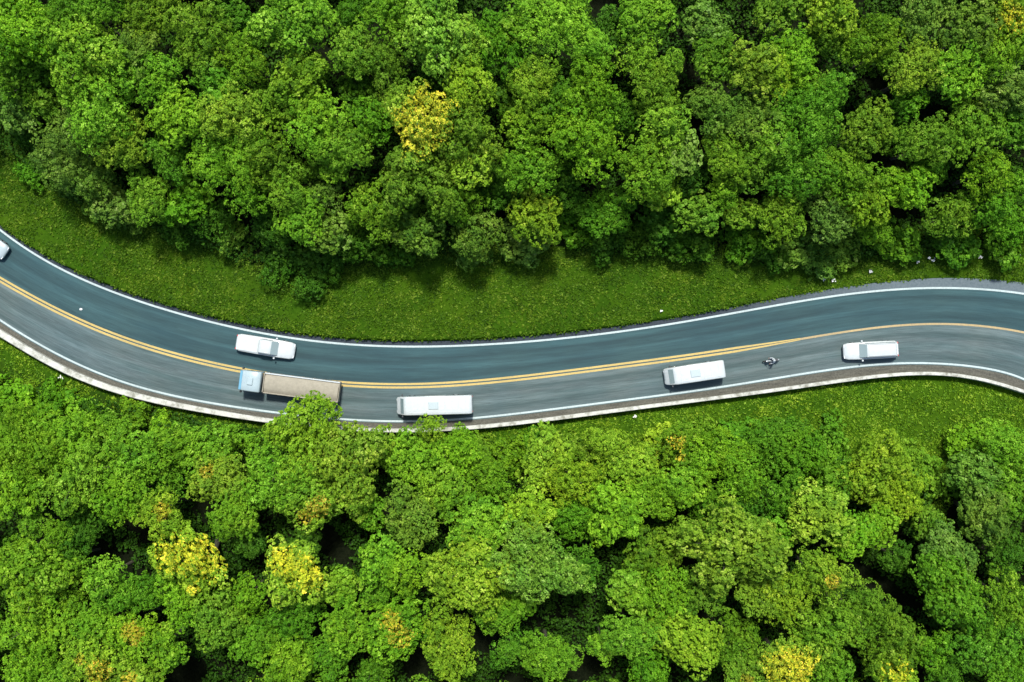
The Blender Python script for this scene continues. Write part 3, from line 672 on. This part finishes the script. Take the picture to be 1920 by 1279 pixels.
def vehicle(name, label, cat, px, py, ang, Lm, Wm, style, paint_m):
    x, y = P(px, py, 1.0); root = empty(name, (x, y, 0.0), R(ang)); tag(root, label, cat, 'vehicles on the road')
    a, hw = Lm / 2, Wm / 2
    if style in ('suv', 'pickup', 'estate'):
        zt = 1.0; roof = 1.52 if style == 'estate' else 1.72
        st = [(-a, .62, .50, .80), (-a + .10, .85, .34, .93), (-a + .45, .97, .28, zt), (-a * .3, 1, .26, zt + .02), (a * .25, 1, .26, zt + .02),
              (a * .45, .99, .26, zt - .01), (a - .5, .95, .28, .90), (a - .14, .84, .36, .78), (a, .60, .46, .66)]
        bm = loft([(sx, body_ring(hw * k, z0, z1)) for sx, k, z0, z1 in st]); body = bm_obj('body', bm, paint_m, root, True)
        body.data.set_sharp_from_angle(angle=R(50)) if hasattr(body.data, 'set_sharp_from_angle') else None
        # greenhouse
        xr = {'suv': -a + .18, 'estate': -a + .22, 'pickup': -a * .22}[style]; xf = a * .46
        r0, r1 = xr + (.22 if style != 'pickup' else .16), xf - .75
        gl = [(xr, hw * .86, zt - .05, zt), (r0, hw * .82, zt - .05, roof - .04), (r0 + .3, hw * .83, zt - .05, roof), (r1 - .3, hw * .83, zt - .05, roof), (r1, hw * .82, zt - .05, roof - .04), (xf, hw * .84, zt - .05, zt)]
        ring = lambda h, z0, z1: [(-h, z0), (h, z0), (h * .98, z0 + (z1 - z0) * .5), (h * .90, z1 - .03), (h * .8, z1), (-h * .8, z1), (-h * .90, z1 - .03), (-h * .98, z0 + (z1 - z0) * .5)]
        bm = loft([(sx, ring(h, z0, max(z1, z0 + .05))) for sx, h, z0, z1 in gl]); cab = bm_obj('cabin', bm, paint_m, root, True)
        # glass, standing just proud of the cabin
        e = .01
        quadpatch('windscreen', [(r1 + .06, -hw * .70, roof - .05), (xf - .06, -hw * .76, zt + .06), (xf - .06, hw * .76, zt + .06), (r1 + .06, hw * .70, roof - .05)], P_GLASS_L, root)
        quadpatch('rear_window', [(r0 - .05, -hw * .66, roof - .12), (r0 - .05, hw * .66, roof - .12), (xr + .03, hw * .72, zt + .1), (xr + .03, -hw * .72, zt + .1)], P_GLASS_L, root)
        for s in (-1, 1):
            for (p0, p1) in ((r0 + .15, (r0 + r1) / 2 - .05), ((r0 + r1) / 2 + .05, r1 - .02)):
                quadpatch('side_window', [(p0, s * (hw * .86), zt + .08), (p1 + .1, s * (hw * .86), zt + .08), (p1, s * (hw * .80), roof - .12), (p0, s * (hw * .80), roof - .12)], P_GLASS, root, .03)
            bm = bmesh.new(); box(bm, xf - .42, xf - .24, s * (hw + .02) - (.0 if s > 0 else .18), s * (hw + .02) + (.18 if s > 0 else 0), zt + .02, zt + .16); bm_obj('wing_mirror', bm, paint_m, root)
            bm = bmesh.new(); box(bm, a - .26, a - .05, s * hw * .62 - .17, s * hw * .62 + .17, .60, .755, .03); bm_obj('headlight', bm, P_LAMP, root)
            bm = bmesh.new(); box(bm, -a + .0, -a + .16, s * hw * .72 - .1, s * hw * .72 + .1, .62, .90, .02); bm_obj('tail_light', bm, P_RED, root)
        bm = bmesh.new()
        for s in (-1, 1):
            box(bm, r0 + .2, r1 - .1, s * hw * .66 - .02, s * hw * .66 + .02, roof - .01, roof + .045, .01)
        bm_obj('roof_rails', bm, P_STEEL if style != 'pickup' else paint_m, root)
        if style == 'pickup':
            bm = bmesh.new(); box(bm, -a + .14, xr - .06, -hw * .84, hw * .84, zt - .02, zt + .09, .04); bm_obj('bed_cover', bm, paint_m, root)
        else:
            bm = bmesh.new(); box(bm, r0 - .08, r0 + .12, -hw * .6, hw * .6, roof - .01, roof + .03, .012); bm_obj('rear_spoiler', bm, paint_m, root)
        for wx in (-a * .60, a * .62):
            for s in (-1, 1): wheel(root, wx, s * (hw - .11))
    elif style in ('van', 'minibus'):
        roof = 2.15 if style == 'van' else 2.5; nz = 1.15
        st = [(-a, .90, .40, roof - .25), (-a + .10, .965, .36, roof - .08), (-a + .35, .985, .34, roof), (0, 1, .34, roof + .02), (a - 1.25, .985, .34, roof), (a - .95, .965, .34, roof - .07),
              (a - .42, .95, .34, nz + .12), (a - .12, .90, .36, nz - .08), (a, .80, .42, nz - .35)]
        bm = loft([(sx, body_ring(hw * k_, z0, z1, .10, .02)) for sx, k_, z0, z1 in st]); bm_obj('body', bm, paint_m, root, True)
        quadpatch('windscreen', [(a - .88, -hw * .78, roof - .13), (a - .44, -hw * .80, nz + .20), (a - .44, hw * .80, nz + .20), (a - .88, hw * .78, roof - .13)], P_GLASS_L, root, .03)
        quadpatch('rear_window', [(-a - .005, -hw * .7, 1.35), (-a - .005, hw * .7, 1.35), (-a - .005, hw * .66, roof - .42), (-a - .005, -hw * .66, roof - .42)], P_GLASS, root)
        nw = 3 if style == 'van' else 5; x0_, x1_ = -a + .35, a - 1.15
        for s in (-1, 1):
            for i in range(nw):
                p0 = x0_ + (x1_ - x0_) * i / nw + .05; p1 = x0_ + (x1_ - x0_) * (i + 1) / nw - .05
                quadpatch('side_window', [(p0, s * hw * .995, 1.25), (p1, s * hw * .995, 1.25), (p1, s * hw * .995, roof - .3), (p0, s * hw * .995, roof - .3)], P_GLASS, root, .02)
            bm = bmesh.new(); box(bm, a - .75, a - .6, s * (hw + .02) - (0 if s > 0 else .2), s * (hw + .02) + (.2 if s > 0 else 0), 1.3, 1.6); bm_obj('wing_mirror', bm, P_DARK, root)
            bm = bmesh.new(); box(bm, a - .16, a + .0, s * hw * .6 - .14, s * hw * .6 + .14, .68, .86, .03); bm_obj('headlight', bm, P_LAMP, root)
            bm = bmesh.new(); box(bm, -a - .03, -a + .08, s * hw * .8 - .07, s * hw * .8 + .07, .8, 1.2, .02); bm_obj('tail_light', bm, P_RED, root)
        bm = bmesh.new()
        for i in range(9 if style == 'minibus' else 6):
            xx = -a + .7 + i * (Lm - 2.4) / (8 if style == 'minibus' else 5)
            if abs(xx) > .75: box(bm, xx - .05, xx + .05, -hw * .78, hw * .78, roof + .0, roof + .05, .015)
        for yy in (-hw * .7, hw * .7): box(bm, -a + .5, a - 1.5, yy - .03, yy + .03, roof - .01, roof + .035, .012)
        bm_obj('roof_ribs', bm, paint_m, root)
        bm = bmesh.new(); box(bm, -.5, .55, -.42, .42, roof + .02, roof + .12, .05); bm_obj('roof_air_unit' if style == 'minibus' else 'roof_hatch', bm, P_SILVER, root)
        for wx in (-a * .56, a * .60):
            for s in (-1, 1): wheel(root, wx, s * (hw - .12), .36)
    return root

# keep left: the upper lane drives to the right, the lower lane to the left
vehicle('pickup_truck', 'white pickup in the upper lane, alone on the left half of the picture', 'pickup', 497, 650, -9.5, 6.5, 1.95, 'pickup', P_WHITE)
vehicle('minibus', 'long white minibus in the lower lane right of the tree overhanging the wall', 'minibus', 815, 759, 181.5, 8.3, 2.05, 'minibus', P_WHITE)
vehicle('delivery_van', 'white van in the lower lane, between the minibus and the motorcycle', 'van', 1301, 699, 188.5, 6.5, 1.95, 'van', P_WHITE)
vehicle('estate_car', 'white car with rounded roof rightmost on the road, ahead of it a motorcycle', 'car', 1634, 657, 183.0, 6.0, 1.92, 'suv', P_WHITE)
vehicle('hatchback_car', 'pale car in the upper lane, half cut off by the left edge', 'car', -30, 450, -34, 5.4, 1.9, 'estate', P_SILVER)

def truck(px, py, ang):
    x, y = P(px, py, 1.5); root = empty('tipper_truck', (x, y, 0), R(ang))
    tag(root, 'truck with pale blue cab and tan load, partly under the tree by the wall', 'truck', 'vehicles on the road')
    L, hw = 10.8, 1.12; a = L / 2
    st = [(a, .86, .55, 2.1), (a - .08, .95, .5, 2.35), (a - .35, .98, .5, 2.55), (a - 1.6, 1, .5, 2.6), (a - 2.2, 1, .5, 2.55), (a - 2.3, .95, .55, 2.45)]
    bm = loft([(sx, body_ring(hw * k_, z0, z1, .12, .02)) for sx, k_, z0, z1 in st]); cab = bm_obj('cab', bm, P_BLUE, root, True)
    quadpatch('windscreen', [(a + .005, -hw * .76, 1.45), (a + .005, hw * .76, 1.45), (a - .06, hw * .76, 2.2), (a - .06, -hw * .76, 2.2)], P_GLASS, root)
    bm = bmesh.new(); box(bm, a - .30, a - .02, -hw * .92, hw * .92, 2.42, 2.56, .04); bm_obj('sun_visor', bm, P_DBLUE, root)
    bm = bmesh.new(); box(bm, a - 1.5, a - .9, -.4, .4, 2.60, 2.74, .05); bm_obj('roof_vent', bm, P_BLUE, root)
    bm = bmesh.new(); box(bm, a - .12, a + .12, -hw * .95, hw * .95, .42, .72, .04); bm_obj('bumper', bm, P_STEEL, root)
    for s in (-1, 1):
        quadpatch('side_window', [(a - 1.5, s * hw * 1.0, 1.5), (a - .5, s * hw * 1.0, 1.5), (a - .55, s * hw * 1.0, 2.2), (a - 1.5, s * hw * 1.0, 2.2)], P_GLASS, root, .02)
        bm = bmesh.new(); box(bm, a - .2, a - .05, s * (hw + .05) - (0 if s > 0 else .22), s * (hw + .05) + (.22 if s > 0 else 0), 1.5, 2.0); bm_obj('wing_mirror', bm, P_DARK, root)
        bm = bmesh.new(); box(bm, a - .04, a + .07, s * hw * .7 - .16, s * hw * .7 + .16, .80, 1.0, .03); bm_obj('headlight', bm, P_LAMP, root)
    bm = bmesh.new(); box(bm, -a + .2, a - .3, -.42, .42, .62, .86, .02); box(bm, a - 2.85, a - 2.45, -.9, .9, .6, 1.0, .03); bm_obj('chassis', bm, P_DARK, root)
    xb0, xb1 = -a, a - 2.55; z0, z1 = .95, 2.05
    bm = bmesh.new(); box(bm, xb0, xb1, -hw, hw, z0, z0 + .12, .01); box(bm, xb0, xb0 + .08, -hw + .1, hw - .1, z0 + .122, z1, .01); box(bm, xb1 - .08, xb1, -hw + .1, hw - .1, z0 + .122, z1 + .3, .01)
    for i in range(7):
        xx = xb0 + .5 + i * (xb1 - xb0 - 1) / 6
        for s in (-1, 1): box(bm, xx - .04, xx + .04, min(s * (hw - .002), s * (hw + .05)), max(s * (hw - .002), s * (hw + .05)), z0 + .13, z1 - .05, .01)
    bm_obj('cargo_bed', bm, P_SAND, root)
    for s in (-1, 1):
        bm = bmesh.new(); box(bm, xb0 + .02, xb1 - .02, min(s * hw, s * (hw - .13)), max(s * hw, s * (hw - .13)), z0 + .124, z1 + .06, .02)
        bm_obj('side_board', bm, P_WHITE if s < 0 else P_SAND, root)
    # canvas over the load, sagging between hoops
    nx_, ny_ = 28, 9; V = []
    for i in range(nx_ + 1):
        for j in range(ny_ + 1):
            u, v = i / nx_, j / ny_; xx = xb0 + .1 + u * (xb1 - xb0 - .2); yy = -hw + .14 + v * (2 * hw - .28)
            V.append((xx, yy, z1 - .12 + .34 * math.sin(math.pi * v) ** .6 - .05 * abs(math.sin(u * math.pi * 5)) * math.sin(math.pi * v) + .015 * math.sin(xx * 9 + yy * 7)))
    F = [[i * (ny_ + 1) + j, (i + 1) * (ny_ + 1) + j, (i + 1) * (ny_ + 1) + j + 1, i * (ny_ + 1) + j + 1] for i in range(nx_) for j in range(ny_)]
    link('canvas_cover', np_mesh('canvas_cover', V, F, P_SAND, smooth=True), root)
    for wx in (a - 1.1, -a + 1.5, -a + 2.6):
        for s in (-1, 1): wheel(root, wx, s * (hw - .2), .48, .3)
truck(545, 723.5, 172.7)

# ------------------------------------------------------------------ motorcycle and rider
def skin_body(name, joints, bones, mat, parent=None, sub=2):
    me = bpy.data.meshes.new(name); me.from_pydata([j[:3] for j in joints], bones, []); o = link(name, me, parent)
    o.modifiers.new('skin', 'SKIN'); sv = me.skin_vertices[0].data if me.skin_vertices else None
    if sv is None:
        bpy.context.view_layer.objects.active = o; me.attributes  # layer is made with the modifier
    for i, j in enumerate(joints):
        me.skin_vertices[0].data[i].radius = (j[3], j[3] if len(j) < 5 else j[4]); me.skin_vertices[0].data[i].use_root = (i == 0)
    sm = o.modifiers.new('sub', 'SUBSURF'); sm.levels = sub; sm.render_levels = sub
    me.materials.append(mat)
    dg = bpy.context.evaluated_depsgraph_get(); ev = o.evaluated_get(dg); nm = bpy.data.meshes.new_from_object(ev)
    o.modifiers.clear(); o.data = nm
    if not nm.materials: nm.materials.append(mat)
    for p in nm.polygons: p.use_smooth = True
    return o
def motorcycle(px, py, ang):
    x, y = P(px, py, .8); root = empty('motorcycle', (x, y, 0), R(ang))
    tag(root, 'small grey motorcycle in the lower lane between the white van and the rightmost car', 'motorcycle', 'vehicles on the road')
    for wx in (-.66, .66):
        bm = bmesh.new()
        for i in range(24):
            pass
        bm.free(); bpy.data.meshes
        # tyre as a torus
        V = []; F = []; ns, nr = 28, 8
        for i in range(ns):
            for j in range(nr):
                A, B = 2 * math.pi * i / ns, 2 * math.pi * j / nr; rr = .26 + .05 * math.cos(B); V.append((rr * math.cos(A), .05 * math.sin(B), rr * math.sin(A)))
                F.append([i * nr + j, ((i + 1) % ns) * nr + j, ((i + 1) % ns) * nr + (j + 1) % nr, i * nr + (j + 1) % nr])
        t = link('wheel', np_mesh('wheel', V, F, P_TYRE, smooth=True), root); t.location = (wx, 0, .31)
        bm = bmesh.new(); cyl(bm, (0, 0, 0), .05, .12)
        for q in range(6):
            A = q * math.pi / 3; v, f = tube([(0, 0, 0), (.24 * math.cos(A), 0, .24 * math.sin(A))], [.012, .012], 5)
            vs = [bm.verts.new(p) for p in v]; [bm.faces.new([vs[k_] for k_ in ff]) for ff in f]
        bm_obj('rim', bm, P_RIM, t)
    def tubes(name, lst, mat):
        V = []; F = []; n = 0
        for pth, rad in lst:
            v, f = tube(pth, rad, 8); V.append(v); F.append(f + n); n += len(v)
        return link(name, np_mesh(name, np.concatenate(V), np.concatenate(F), mat, smooth=True), root)
    tubes('frame', [([(.60, 0, .85), (.2, 0, .55), (-.2, 0, .40), (-.62, 0, .34)], [.05, .06, .07, .04])], P_DARK)
    for s in (-1, 1): tubes('fork', [([(.66, s * .07, .31), (.52, s * .07, .95)], [.025, .022])], P_STEEL)
    tubes('handlebar', [([(.36, -.34, 1.02), (.48, -.12, 1.00), (.50, 0, .98), (.48, .12, 1.00), (.36, .34, 1.02)], [.018] * 5)], P_DARK)
    bm = loft([(-.80, [(-.05, .72), (.05, .72), (.05, .78), (-.05, .78)]), (-.5, [(-.13, .60), (.13, .60), (.12, .78), (-.12, .78)]), (0, [(-.12, .50), (.12, .50), (.11, .74), (-.11, .74)]),
               (.30, [(-.12, .40), (.12, .40), (.08, .70), (-.08, .70)]), (.50, [(-.14, .45), (.14, .45), (.10, .95), (-.10, .95)]), (.60, [(-.07, .60), (.07, .60), (.06, .95), (-.06, .95)])])
    bm_obj('bodywork', bm, P_HELMET, root, True)
    bm = bmesh.new(); box(bm, -.62, .05, -.13, .13, .76, .84, .035); bm_obj('seat', bm, P_DARK, root)
    bm = bmesh.new(); box(bm, .60, .68, -.08, .08, .78, .92, .03); bm_obj('headlight', bm, P_LAMP, root)
    # rider
    pr = empty('person', (x, y, 0), R(ang)); tag(pr, 'rider in pale grey jacket and grey helmet sitting on the small motorcycle', 'person')
    J = [(-.22, 0, .92, .15, .13), (-.20, 0, 1.10, .14, .11), (-.12, 0, 1.30, .16, .11), (-.06, 0, 1.45, .10, .08), (-.03, 0, 1.54, .055), (.0, 0, 1.62, .085), (.01, 0, 1.72, .09), (.0, 0, 1.78, .06),
         (-.08, .19, 1.43, .062), (.08, .30, 1.22, .045), (.33, .31, 1.06, .033), (-.08, -.19, 1.43, .062), (.08, -.30, 1.22, .045), (.33, -.31, 1.06, .033),
         (-.12, .12, .88, .095), (.26, .20, .80, .068), (.12, .17, .42, .048), (.12, .17, .34, .042), (.30, .17, .33, .03),
         (-.12, -.12, .88, .095), (.26, -.20, .80, .068), (.12, -.17, .42, .048), (.12, -.17, .34, .042), (.30, -.17, .33, .03)]
    B = [(0, 1), (1, 2), (2, 3), (3, 4), (4, 5), (5, 6), (6, 7), (3, 8), (8, 9), (9, 10), (3, 11), (11, 12), (12, 13), (0, 14), (14, 15), (15, 16), (16, 17), (17, 18), (0, 19), (19, 20), (20, 21), (21, 22), (22, 23)]
    bd = skin_body('body', J, B, P_CLOTH, pr)
    # trousers and skin by region of the one continuous body
    bd.data.materials.append(P_TROUSER); bd.data.materials.append(P_SKIN)
    for p in bd.data.polygons:
        c = p.center
        if c.z < .93: p.material_index = 1
        elif c.z > 1.52: p.material_index = 2
    for s in (-1, 1):                         # hands closed on the grips
        hj = [(.33, s * .31, 1.05, .03, .02), (.38, s * .32, 1.045, .035, .02)]; hb = [(0, 1)]
        for f_ in range(4):
            b0 = len(hj); yy = s * (.30 + f_ * .018)
            hj += [(.405, yy, 1.045, .0095), (.425, yy, 1.025, .009), (.41, yy, 1.0, .008)]; hb += [(1, b0), (b0, b0 + 1), (b0 + 1, b0 + 2)]
        b0 = len(hj); hj += [(.37, s * .285, 1.02, .010), (.395, s * .28, 1.0, .009)]; hb += [(0, b0), (b0, b0 + 1)]
        skin_body('hand', hj, hb, P_SKIN, pr, 1)
    bm = bmesh.new(); bmesh.ops.create_uvsphere(bm, u_segments=18, v_segments=12, radius=.145)
    for v in bm.verts: v.co = (v.co.x * 1.05 + .0, v.co.y * .92, v.co.z + 1.73)
    bmesh.ops.delete(bm, geom=[f for f in bm.faces if f.calc_center_median().x > .06 and f.calc_center_median().z < 1.76], context='FACES')
    bm_obj('helmet', bm, P_HELMET, pr, True)
motorcycle(1448, 676, 188)

# ------------------------------------------------------------------ small things on the verge and the road
P_PETAL = plain('white_petals', (.7, .71, .66), .8, var=.03)
P_STALK = plain('flower_stalk', (.05, .13, .02), .8)
def flower_clump(px, py, r, label):
    gz = ground_z(*P(px, py)); x, y = P(px, py, gz + .3); gz = ground_z(x, y)
    root = empty('flower_clump', (x, y, gz)); tag(root, label, 'flowers', 'white flower clumps on the verges')
    rg = np.random.default_rng(int(px)); n = int(8 + r * 30); C = rg.normal(0, r * .42, (n, 3)); C[:, 2] = .34 + rg.uniform(-.06, .08, n)
    V = []; 
    for c in C:
        for q in range(5):
            A = q * 2 * math.pi / 5 + c[0] * 9; d = np.array([math.cos(A), math.sin(A), .15]); e = np.array([-d[1], d[0], 0])
            V += [c, c + d * .045 + e * .028, c + d * .085, c + d * .045 - e * .028]
    V = np.array(V); link('petals', np_mesh('petals', V, np.arange(len(V)).reshape(-1, 4), P_PETAL), root)
    VV = []; FF = []; k_ = 0
    for c in C:
        v, f = tube([(c[0] * .4, c[1] * .4, -.02), (c[0] * .8, c[1] * .8, .18), tuple(c - [0, 0, .01])], [.012, .009, .007], 4); VV.append(v); FF.append(f + k_); k_ += len(v)
    link('stalks', np_mesh('stalks', np.concatenate(VV), np.concatenate(FF), P_STALK), root)
for fx, fy, fr, fl_ in [(1545, 523, .24, 'white flower clump leftmost of the pair left of the white dot above the right curve'), (1562, 525, .20, 'white flower clump right of the pair above the right curve, nearest the road'),
    (1632, 510, .20, 'single white flower clump between the leftmost pair and the close trio'), (1720, 491, .20, 'white flower clump leftmost of the close trio above the right curve'),
    (1742, 484, .17, 'middle and highest white flower clump of the close trio'), (1749, 488, .22, 'white flower clump rightmost of the close trio above the right curve'),
    (1838, 482, .24, 'pale flower clump by the forest between the close trio and the right edge'), (1908, 480, .34, 'widest white flower clump at the right edge above the road'),
    (1240, 583, .13, 'tiny white flower clump just above the road in line with the white van'), (1190, 781, .17, 'tiny white flower clump in the grass below the wall near the white van'),
    (115, 708, .26, 'white flower clump in the grass below the wall at the far left')]:
    flower_clump(fx, fy, fr, fl_)
bm = bmesh.new(); vs = [bm.verts.new(p) for p in ((-.17, -.08, .02), (.05, -.12, .05), (.18, .02, .02), (.03, .13, .07), (-.14, .1, .03), (0, 0, .10))]
for i in range(5): bm.faces.new((vs[i], vs[(i + 1) % 5], vs[5]))
o = bm_obj('paper_scrap', bm, plain('crumpled_paper', (.7, .73, .72), .9), None); o.location = (*P(152, 580), .004)
tag(o, 'small crumpled white scrap lying in the upper lane at left', 'litter')
